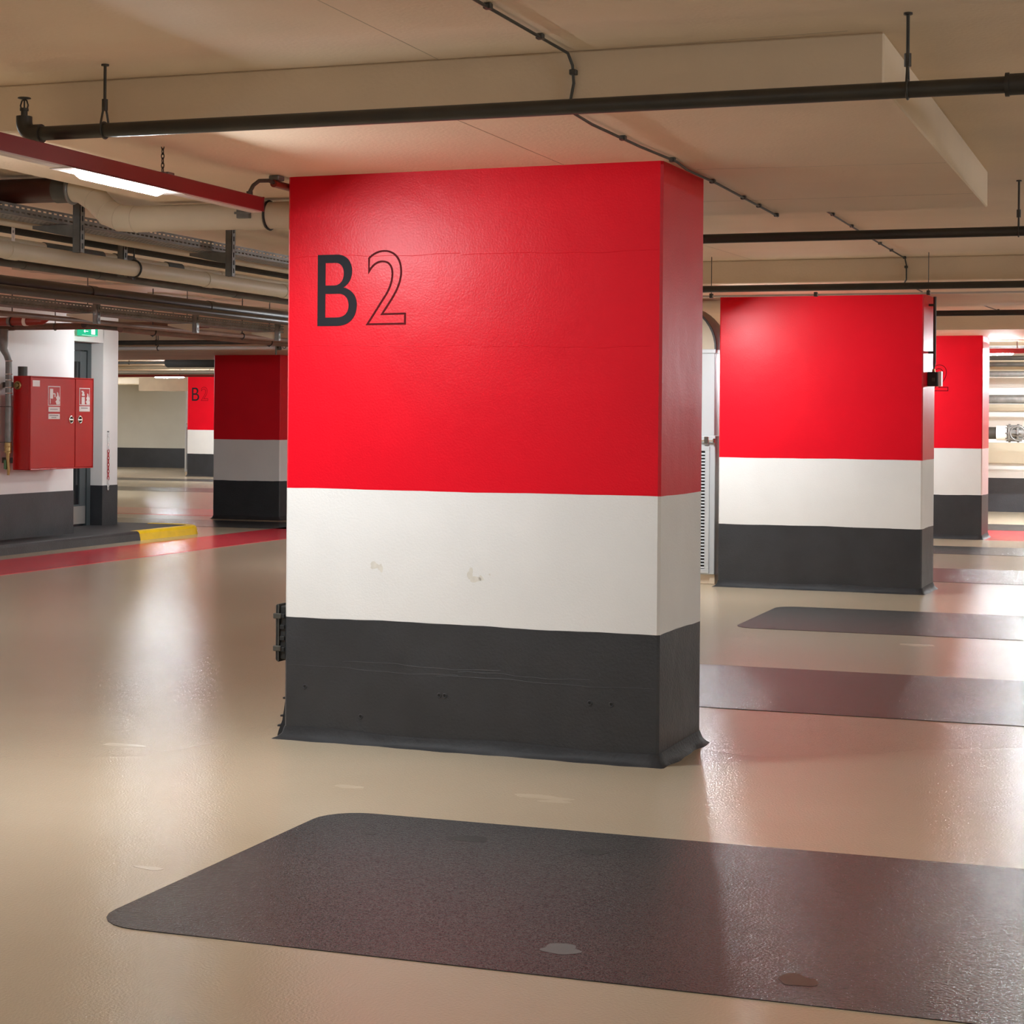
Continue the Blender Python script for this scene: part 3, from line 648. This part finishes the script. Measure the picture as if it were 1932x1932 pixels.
# ================================================================ FIRE CABINET
fc = thing('fire_hose_cabinet', 'red double door fire hose cabinet mounted on the white wall at left', 'cabinet', (-11.6, 17.4, .85))
cx0, cx1, cy0, cy1, cz0, cz1 = -11.56, -11.345, 16.845, 18.06, .852, 1.845
MB().box(cx0+.001, cy0, cz0, cx1-.018, cy1, cz1, .006).build('cabinet_body', 'cab_red', fc)
for y_ in (16.95, 17.55, 17.95):
    for z_ in (.95, 1.75): MB().box(-11.75, y_-.02, z_-.03, cx0+.001, y_+.02, z_+.03, .003).build('wall_bracket', 'dark_steel', fc)
ysp = 17.70
d1 = MB().box(cx1-.018, cy0+.012, cz0+.014, cx1, ysp-.007, cz1-.014, .004).build('cabinet_door', 'cab_red', fc)
d2 = MB().box(cx1-.018, ysp+.007, cz0+.014, cx1, cy1-.012, cz1-.014, .004).build('cabinet_door', 'cab_red', fc)
rim = MB()
for a in ((cy0, cz0, cy1, cz0+.011), (cy0, cz1-.011, cy1, cz1), (cy0, cz0, cy0+.009, cz1), (cy1-.009, cz0, cy1, cz1)): rim.box(cx1-.02, a[0], a[1], cx1+.004, a[2], a[3], .002)
rim.build('front_rim', 'cab_red', fc)
def knob(y, z, par):
    m = MB(); m.torus((cx1+.003, y, z), (1, 0, 0), .038, .007, 20, 8); m.box(cx1, y-.033, z-.009, cx1+.014, y+.033, z+.007, .004); o = m.build('turn_knob', 'chrome', par)
    MB().cyl((cx1, y, z), (cx1+.002, y, z), .036, 16).build('knob_recess', 'hole', par)
knob(17.615, 1.385, d1); knob(17.79, 1.385, d2)
X = cx1+.0005
def lab(y0, z0, y1, z1, mat='label_white', par=d1, name='label_plate', lift=0): 
    return MB().box(X, y0, z0, X+.0015+lift, y1, z1).build(name, mat, par)
def picto(y0, z0, y1, z1, par, kind):
    lab(y0, z0, y1, z1, 'label_white', par, 'pictogram_sign'); b = .009
    lab(y0+b, z0+b, y1-b, z1-b, 'sign_red', par, 'pictogram_ground', .0008)
    m = MB(); q0, q1 = X+.002, X+.0032; W_, H_ = y1-y0, z1-z0
    def bx(a0, c0, a1, c1): m.box(q0, y0+W_*a0, z0+H_*c0, q1, y0+W_*a1, z0+H_*c1)
    flame = [(.70, .06), (.92, .06), (.97, .18), (.90, .27), (.96, .40), (.86, .52), (.82, .66), (.72, .70), (.74, .52), (.64, .42), (.72, .30), (.60, .22)]
    if kind == 'hose':
        bx(.14, .36, .40, .86); bx(.14, .10, .20, .34); bx(.40, .58, .56, .64); bx(.52, .44, .60, .62)
        pts = flame
    else:
        bx(.20, .06, .50, .48); bx(.22, .54, .48, .66); bx(.26, .66, .44, .78); bx(.18, .76, .36, .84)
        pts = flame
    n = len(pts); P = [(q0, y0+W_*a, z0+H_*b_) for a, b_ in pts]; Q = [(q1, y0+W_*a, z0+H_*b_) for a, b_ in pts]
    m.add(P+Q, [tuple(range(n-1, -1, -1)), tuple(range(n, 2*n))]+[(i, (i+1) % n, n+(i+1) % n, n+i) for i in range(n)])
    m.build('pictogram_figure', 'label_white', par)
picto(17.17, 1.535, 17.40, 1.745, d1, 'hose')
picto(17.775, 1.545, 17.985, 1.735, d2, 'ext')
lab(17.18, 1.470, 17.395, 1.522); lab(17.18, 1.392, 17.395, 1.448); lab(17.775, 1.477, 17.985, 1.535, par=d2)
lab(16.885, 1.735, 17.015, 1.80)
for y0, y1, z, par in ((17.21, 17.36, 1.496, d1), (17.20, 17.375, 1.430, d1), (17.235, 17.335, 1.408, d1), (17.81, 17.945, 1.513, d2)):
    m = MB(); y = y0
    while y < y1-.008:
        m.box(X+.0016, y, z-.0055, X+.0022, y+.006, z+.0055); y += .0105
    m.build('label_print', 'label_ink', par)
sv = MB(); sv.torus((-11.50, cy0-.004, 1.745), (0, 1, 0), .034, .012, 18, 8); sv.cyl((-11.50, cy0-.03, 1.745), (-11.50, cy0+.001, 1.745), .022, 14); sv.build('hose_coupling', 'brass', fc)
MB().cyl((-11.50, 16.93, 1.845), (-11.50, 16.93, 1.945), .050, 18).build('top_fitting', 'dark_steel', fc)

# riser beside the cabinet
rs = thing('riser_pipe', 'vertical grey riser pipe with brass drain valve at the left edge beside the fire cabinet', 'pipe', (-11.66, 16.80, .8))
rx, ry = -11.575, 16.71
up = [(rx, ry-.02, 2.33), (rx, ry-.02, 2.20), (rx, ry-.015, 2.12), (rx+.015, ry+.02, 2.06), (rx+.018, ry+.05, 2.0), (rx+.018, ry+.05, 1.15)]
MB().tube(up, [.050, .050, .042, .036, .034, .034], 16).build('pipe_run', 'steel', rs)
q = MB(); yy = ry+.05; xx = rx+.018
for z in (2.0, 1.86, 1.80, 1.72, 1.66): q.torus((xx, yy, z), (0, 0, 1), .034, .006, 16, 6)
q.build('threaded_collar', 'chrome', rs)
for z in (1.52, 1.145):
    m = MB(); m.torus((xx, yy, z), (0, 0, 1), .036, .005, 16, 6); m.cyl((xx-.02, yy-.03, z), (-11.75, yy-.25, z), .005, 6); m.build('pipe_clip', 'dark_steel', rs)
m = MB(); m.cyl((xx, yy, 1.03), (xx, yy, 1.15), .037, 8); m.torus((xx, yy, 1.10), (0, 0, 1), .038, .006, 14, 6); m.torus((xx, yy, 1.05), (0, 0, 1), .038, .006, 14, 6); m.tube([(xx, yy, 1.03), (xx, yy, .96), (xx+.01, yy, .85), (xx+.005, yy, .80)], [.025, .018, .018, .012], 12); m.build('drain_valve', 'brass', rs)
MB().box(xx-.035, yy-.03, .86, xx-.01, yy+.01, .96, .006).build('valve_lever', 'green', rs)

# chain on the pier
ch = thing('barrier_chain', 'red and white plastic chain hanging on the white pier by the door', 'chain', (-12.26, 19.86, .55))
for i in range(17):
    z = 1.215-i*.0405; x, y = -12.262, 19.865
    pts = [(x+(0.013*math.cos(a) if i % 2 else 0), y+(0 if i % 2 else .013*math.cos(a)), z-.015+.026*math.sin(a)) for a in [j*math.pi/5 for j in range(11)]]
    MB().tube(pts, .0045, 6, caps=False).build('chain_link', 'chain_red' if 5 <= i <= 13 else 'chain_white', ch)
MB().cyl((-12.285, 19.865, 1.24), (-12.255, 19.865, 1.24), .006, 8).build('hook', 'steel', ch)

# exit sign
es = thing('exit_sign', 'small lit green exit sign above the door recess', 'sign', (-12.15, 19.2, 2.38))
ey0, ey1 = 19.05, 19.40
MB().box(-12.20, ey0, 2.375, -12.13, ey1, 2.475, .006).build('sign_case', 'exit_green', es)
for sgn, xf in ((1, -12.128),):
    m = MB(); k0, k1 = xf-.001, xf+.002
    m.box(k0, ey0+.20, 2.395, k1, ey0+.28, 2.458)                       # doorway
    P = [(.06, 2.430), (.12, 2.433), (.12, 2.424), (.06, 2.421)]
    m.box(k0, ey0+.05, 2.424, k1, ey0+.13, 2.432)
    m.add([(k1, ey0+.035, 2.428), (k1, ey0+.065, 2.448), (k1, ey0+.065, 2.408), (k0, ey0+.035, 2.428), (k0, ey0+.065, 2.448), (k0, ey0+.065, 2.408)], [(0, 1, 2), (5, 4, 3), (0, 3, 4, 1), (1, 4, 5, 2), (2, 5, 3, 0)])
    m.build('pictogram', 'exit_white', es)
MB().box(-12.20, ey0+.004, 2.380, -12.128, ey1-.004, 2.383).build('light_slot', 'exit_white', es)
m = MB(); m.box(-12.281, 19.20, 2.43, -12.20, 19.25, 2.45); m.build('mounting_arm', 'dark_steel', es)

# ================================================================ OVERHEAD SERVICES, LEFT
def pipe_y(name, x, z, r, y0, y1, mat, label, cat='pipe', joints=(), jmat=None, clamps=(), segs=(), group=None):
    t = thing(name, label, cat, (x, y0, z), group)
    MB().cyl((x, y0, z), (x, y1, z), r, 18).build('pipe_run', mat, t)
    for jy in joints: 
        m = MB(); m.cyl((x, jy-.05, z), (x, jy+.05, z), r*1.09, 18); m.build('pipe_joint', jmat or mat, t)
    for cy in clamps:
        m = MB(); m.torus((x, cy, z), (0, 1, 0), r+.004, .007, 20, 6); m.cyl((x, cy, z+r+.005), (x, cy, CEIL), .005, 6); m.cyl((x, cy, z-r-.018), (x, cy, z-r), .007, 8); m.build('pipe_clamp', 'rubber', t)
    for a, b, mt, rr in segs: MB().cyl((x, a, z), (x, b, z), rr, 16).build('lagging', mt, t)
    return t
def pipe_x(name, y, z, r, x0, x1, mat, label, cat='pipe', joints=(), jmat=None, clamps=(), segs=(), group=None):
    t = thing(name, label, cat, (x0, y, z), group)
    MB().cyl((x0, y, z), (x1, y, z), r, 16).build('pipe_run', mat, t)
    for j in joints: MB().cyl((j-.05, y, z), (j+.05, y, z), r*1.15, 16).build('pipe_joint', jmat or mat, t)
    for c in clamps:
        m = MB(); m.torus((c, y, z), (1, 0, 0), r+.004, .007, 18, 6); m.cyl((c, y, z+r+.005), (c, y, CEIL), .005, 6); m.build('pipe_clamp', 'dark_steel', t)
    for a, b, mt, rr in segs: MB().tube([(a, y, z), (a+.03, y, z), (b-.03, y, z), (b, y, z)], [rr*.8, rr, rr, rr*.8], 16).build('lagging', mt, t)
    return t
# the large cream pipe that disappears behind the near pillar
bp = thing('drain_pipe', 'thick cream drain pipe with swan neck, entering behind the B2 pillar', 'pipe', (-5.2, 8.26, 2.42))
Y8 = 8.26
path = [(-5.38, Y8+.10, 2.599), (-5.32, Y8+.09, 2.590), (-5.22, Y8+.06, 2.535), (-5.12, Y8+.02, 2.46), (-5.04, Y8, 2.43), (-4.95, Y8, 2.422), (-4.2, Y8, 2.420), (-3.2, Y8, 2.418)]
MB().tube(path, .0665, 24).build('pipe_run', 'beige_pipe', bp)
for i, nrm in ((2, None), (3, None), (4, None), (5, None)):
    a = Vector(path[i]); dr_ = (Vector(path[min(i+1, 7)])-Vector(path[i-1])).normalized()
    MB().torus(a, dr_, .0665, .0022, 24, 5).build('weld_seam', 'seam', bp)
m = MB(); m.cyl((-4.33, Y8, 2.42), (-4.21, Y8, 2.42), .071, 24); m.build('coupling', 'beige_pipe', bp)
m = MB(); m.box(-4.335, Y8-.094, 2.40, -4.265, Y8-.066, 2.475, .003); m.box(-4.345, Y8-.098, 2.42, -4.255, Y8-.09, 2.432, .002); m.build('coupling_clasp', 'steel', bp)
MB().torus((-4.2, Y8, 2.42), (1, 0, 0), .070, .006, 24, 6).build('rubber_ring', 'rubber', bp)
MB().torus((-5.385, Y8+.10, 2.599), (1, 0, -.05), .068, .012, 24, 8).build('steel_coupling', 'steel', bp)
mp = thing('drain_pipe', 'dark maroon pipe section joined to the cream swan neck at the upper left', 'pipe', (-6.4, 8.36, 2.585))
MB().cyl((-7.4, 8.37, 2.606), (-5.40, 8.36, 2.599), .064, 22).build('pipe_run', 'maroon_pipe', mp)
MB().cyl((-5.48, 8.36, 2.600), (-5.40, 8.36, 2.599), .069, 22).build('coupling', 'dark_steel', mp)
MB().torus((-5.99, 8.362, 2.602), (1, 0, 0), .066, .010, 22, 6).build('pipe_clamp', 'rubber', mp)

def tray(x, y0, y1, z, side, wid, label, arms, posts, post_x, mat='steel', post_top=CEIL, post_bot=None, arm_len=.26, amat='steel'):
    """perforated cable tray along Y; near side wall at x, bed goes to x-wid"""
    t = thing('cable_tray', label, 'cable tray', (x, y0, z))
    L = y1-y0
    s1 = MB().slotted((x, y0, z), (0, 1, 0), (0, 0, 1), (-.002, 0, 0), L, side, [(side*.22, side*.38), (side*.66, side*.80)]); s1.build('side_rail', mat, t)
    MB().slotted((x-wid, y0, z), (0, 1, 0), (0, 0, 1), (.002, 0, 0), L, side, [(side*.3, side*.5)]).build('side_rail', mat, t)
    MB().slotted((x-wid, y0, z), (0, 1, 0), (1, 0, 0), (0, 0, .002), L, wid, [(wid*.1, wid*.18), (wid*.3, wid*.38), (wid*.5, wid*.58), (wid*.7, wid*.78)], .04, .026).build('tray_bed', mat, t)
    cb = MB(); rnd = random.Random(int(x*100))
    for i in range(7):
        cxx = x-.02-(wid-.04)*i/6; rr = rnd.uniform(.008, .013); k = 24
        cb.tube([(cxx+rnd.uniform(-.008, .008), y0+L*j/k, z+.003+rr+rnd.uniform(0, .006)) for j in range(k+1)], rr, 7)
    cb.build('cable_bundle', 'cable', t)['kind'] = 'stuff'
    for py in posts:
        pb = post_bot if post_bot is not None else z-.14
        p = MB(); px = post_x
        p.slotted((px, py, pb), (0, 0, 1), (0, 1, 0), (-.003, 0, 0), post_top-pb, .045, [(.016, .030)], .05, .030)
        p.box(px-.045, py, pb, px, py+.003, post_top); p.box(px-.045, py+.042, pb, px, py+.045, post_top)
        p.box(px-.045, py-.003, pb, px-.042, py+.048, post_top)
        p.build('hanger_channel', mat, t)
    for ay in arms:
        a = MB(); x1 = post_x-.045
        v = [(x1, ay, z-.004), (x1, ay, z-.075), (x1-arm_len, ay, z-.022), (x1-arm_len, ay, z-.004)]
        v += [(a_, b_+.035, c_) for a_, b_, c_ in v]
        a.add(v, [(0, 1, 2, 3), (7, 6, 5, 4), (0, 4, 5, 1), (1, 5, 6, 2), (2, 6, 7, 3), (3, 7, 4, 0)]); a.build('cantilever_arm', amat, t)
    return t
tray(-5.70, 6.6, 13.2, 2.470, .060, .16, 'upper perforated cable tray on slotted hanger channels, below the cream swan neck', [8.775, 10.505], [8.77, 10.50], -5.60, post_bot=2.315)
tray(-8.60, 11.0, 17.25, 2.290, .075, .20, 'lower perforated cable tray with cream arms, above the exit sign', [13.59, 15.27, 16.94], [13.585, 15.265, 16.935], -8.50, mat='steel', post_bot=2.20, post_top=2.385, amat='beige_pipe')
t2 = [o for o in bpy.data.objects if o.get('label', '').startswith('lower perforated')][0]
for py in (13.6, 15.28, 16.95): MB().cyl((-8.62, py+.02, 2.36), (-8.62, py+.02, CEIL), .004, 6).build('hanger_rod', 'dark_steel', t2)
sc_ = thing('hanger_channel', 'slotted steel channel hanging behind the upper cable tray beside the cream pipe', 'bracket', (-6.3, 10.22, 2.3))
m = MB(); m.slotted((-6.20, 10.205, 2.30), (0, 0, 1), (0, 1, 0), (-.003, 0, 0), CEIL-2.30, .045, [(.016, .030)], .05, .030); m.box(-6.245, 10.205, 2.30, -6.20, 10.208, CEIL); m.box(-6.245, 10.247, 2.30, -6.20, 10.25, CEIL); m.build('channel', 'steel', sc_)

pipe_y('insulated_pipe', -6.10, 2.343, .048, 5.5, 20.5, 'beige_pipe', 'long cream pipe with black clamp, below the upper cable tray', joints=(8.86, 11.10, 12.25), clamps=(10.16, 14.2))
m = MB(); m.slotted((-6.055, 8.80, 2.39), (0, 0, 1), (0, 1, 0), (-.002, 0, 0), CEIL-2.39, .03, [(.010, .020)], .03, .016); m.build('strap', 'trunk_bottom', bpy.data.objects['insulated_pipe'])
pipe_y('insulated_pipe', -6.02, 2.49, .030, 6.0, 19, 'beige_pipe', 'thinner cream pipe directly under the upper cable tray')
pipe_y('dark_gap_tube', -6.32, 2.505, .034, 6.0, 20, 'lagging', 'black tube standing in for the shadowed gap between the two cream pipes at left')  # shade in the gap built as a black tube
pipe_y('service_pipe', -6.45, 2.445, .026, 6.0, 20, 'beige_pipe', 'cream service pipe with short grey lagging pieces behind the long cream pipe', joints=(11.5, 11.95, 13.2), segs=((9.7, 10.35, 'grey_lagging', .031), (10.5, 10.72, 'grey_lagging', .033), (11.15, 11.35, 'grey_lagging', .033)))
pipe_y('dark_pipe', -6.36, 2.312, .028, 6.0, 20, 'dark_steel', 'dull grey pipe just under the long cream pipe', joints=(9.4, 10.2, 12.0, 14))
pipe_y('dark_pipe', -8.00, 2.392, .050, 8, 21, 'dark_pipe', 'upper dark brown pipe of the pair above the lower cable tray', joints=(12.7, 14.6))
pipe_y('dark_pipe', -7.90, 2.330, .032, 8, 21, 'dark_pipe', 'lower dark brown pipe of the pair above the lower cable tray', clamps=())
pipe_y('brown_pipe', -9.45, 2.258, .034, 15.5, 20.8, 'brown_pipe', 'brown pipe under the lower cable tray with black clamps', clamps=(16.1, 18.6))
pipe_y('brown_pipe', -9.05, 2.262, .024, 11, 19.8, 'brown_pipe', 'thin brown pipe closest under the lower cable tray', clamps=(17.2,))
pipe_y('brown_pipe', -9.85, 2.30, .030, 15.5, 20.8, 'dark_pipe', 'dark pipe farthest under the lower cable tray')
# rust red cross pipe
rp = thing('rust_pipe', 'short rust red pipe with metal bands at the left edge above the wall', 'pipe', (-10.6, 15.0, 2.29))
MB().tube([(-11.70, 15.0, 2.298), (-10.2, 15.0, 2.310), (-9.98, 15.0, 2.315), (-9.90, 15.0, 2.340)], [.040, .040, .040, .018], 18).build('pipe_run', 'rust_pipe', rp)
for x, mt in ((-10.16, 'white_pipe'), (-10.33, 'steel')):
    m = MB(); m.cyl((x-.018, 15.0, 2.309), (x+.018, 15.0, 2.309), .044, 18); m.build('pipe_band', mt, rp)
m = MB(); m.torus((-10.31, 15.0, 2.308), (1, 0, 0), .046, .006, 16, 6); m.cyl((-10.31, 15.0, 2.34), (-10.31, 15.0, CEIL), .005, 6); m.build('pipe_clamp', 'rubber', rp)
pipe_x('brown_pipe', 16.77, 2.352, .030, -11.66, -9.2, 'brown_pipe', 'brown cross pipe from the riser along the top of the white wall', clamps=(-11.0,), joints=(-11.55, -10.2))
pipe_x('brown_pipe', 17.4, 2.40, .028, -11.74, -9.95, 'brown_pipe', 'second brown cross pipe behind the riser pipe')
# cross pipes in front of the low beam
pipe_x('dark_pipe', 21.3, 2.385, .030, -20, -5.8, 'dark_steel', 'dark cross pipe on the face of the low concrete beam', clamps=(-12.45, -10.3))
pipe_x('white_pipe', 21.35, 2.313, .024, -20, -5.8, 'white_pipe', 'white cross pipe on the face of the low concrete beam', clamps=(-12.45,))
vf = thing('pipe_valve', 'small valve cluster on the white cross pipe before the dark red pillar', 'valve', (-10.7, 21.3, 2.30))
m = MB(); m.box(-10.74, 21.30, 2.28, -10.66, 21.33, 2.345, .004); m.cyl((-10.70, 21.25, 2.22), (-10.70, 21.25, 2.40), .012, 8); m.cyl((-10.70, 21.25, 2.31), (-10.70, 21.31, 2.31), .012, 8); m.build('valve_body', 'extinguisher', vf)
MB().torus((-10.60, 21.28, 2.32), (0, 1, 0), .022, .006, 14, 6).build('hand_wheel', 'extinguisher', vf)
# pipes beyond the beam, far left
far = [(30.0, 2.505, .030, 'dark_steel', 'dark cross pipe beyond the low beam, highest of the far set'), (31.0, 2.44, .026, 'dark_steel', 'dark cross pipe beyond the low beam carrying black lagging'), (32.0, 2.385, .036, 'beige_pipe', 'cream cross pipe beyond the low beam'),
       (33.5, 2.335, .032, 'white_pipe', 'white cross pipe beyond the low beam'), (34.5, 2.335, .022, 'dark_pipe', 'thin dark cross pipe beyond the low beam'), (36.0, 2.375, .028, 'beige_pipe', 'farthest cream cross pipe beyond the low beam')]
for y, z, r, mt, lb in far:
    segs = ((-17.9, -16.7, 'lagging', .09),) if 'lagging' in lb else ()
    pipe_x('far_pipe', y, z, r, -27, -13.2, mt, lb, clamps=(-19.6, -18.7) if r < .03 else (), segs=segs, group='pipes hung beyond the low beam')
# wide duct under the far ceiling
fd = thing('flat_duct', 'wide cream duct hung before the far grey wall', 'duct', (-25, 43, 2.2))
MB().box(-27.6, 43.2, 2.27, -24.6, 43.8, 2.46, .02).build('duct_body', 'beige_pipe', fd)
for x in (-26.9, -25.2): MB().box(x-.02, 43.18, 2.24, x+.02, 43.82, CEIL, .005).build('duct_strap', 'dark_steel', fd)

# ================================================================ FAR RIGHT WALL SERVICES
pipe_x('wall_pipe', 29.9, 1.80, .068, -8.3, 12, 'steel', 'grey steel pipe along the white back wall, upper of the two large ones')
pipe_x('wall_pipe', 29.9, 1.275, .094, -8.3, -2.60, 'black_steel', 'large dark pipe along the white back wall, joined to a white coupling')
pv = thing('pipe_valve', 'white coupling and bolted valve on the large dark wall pipe', 'valve', (-2.5, 29.9, 1.27))
m = MB(); m.cyl((-2.62, 29.9, 1.275), (-2.46, 29.9, 1.275), .115, 18); m.build('coupling', 'white_pipe', pv)
m = MB()
for x in (-2.44, -2.31): m.cyl((x, 29.9, 1.275), (x+.03, 29.9, 1.275), .145, 18)
for i in range(8):
    a = i*math.pi/4; m.cyl((-2.48, 29.9+.115*math.sin(a), 1.275+.115*math.cos(a)), (-2.24, 29.9+.115*math.sin(a), 1.275+.115*math.cos(a)), .014, 6)
m.cyl((-2.44, 29.9, 1.275), (-2.08, 29.9, 1.275), .10, 16); m.build('flange_valve', 'steel', pv)
m = MB(); m.cyl((-2.28, 29.75, 1.275), (-2.28, 29.6, 1.275), .015, 8); m.torus((-2.28, 29.6, 1.275), (0, 1, 0), .11, .012, 18, 6); m.build('hand_wheel', 'steel', pv)
pipe_x('wall_pipe', 29.9, 1.275, .094, -2.08, 12, 'black_steel', 'continuation of the large dark wall pipe right of the valve')
pipe_x('wall_pipe', 29.8, 2.19, .045, -8.3, 12, 'steel', 'steel pipe high on the white back wall')
pipe_x('wall_pipe', 29.7, 2.335, .035, -8.3, 12, 'dark_steel', 'dark pipe highest on the white back wall')
pipe_x('wall_pipe', 29.9, 2.44, .035, -8.3, 12, 'black_steel', 'black pipe under the ceiling above the white back wall')
ct = thing('cable_tray', 'distant cable tray behind the red cross trunking at far right', 'cable tray', (-4, 26.4, 2.46))
MB().slotted((-4, 26.4, 2.42), (1, 0, 0), (0, 0, 1), (0, .003, 0), 8, .06, [(.015, .03)], .08, .05).build('side_rail', 'steel', ct)
MB().box(-4, 26.4, 2.415, 4, 26.7, 2.42).build('tray_bed', 'steel', ct)
for x in (-2.05, 0, 2): MB().cyl((x, 26.4, 2.42), (x, 26.4, CEIL), .01, 6).build('hanger_rod', 'brown_pipe', ct)
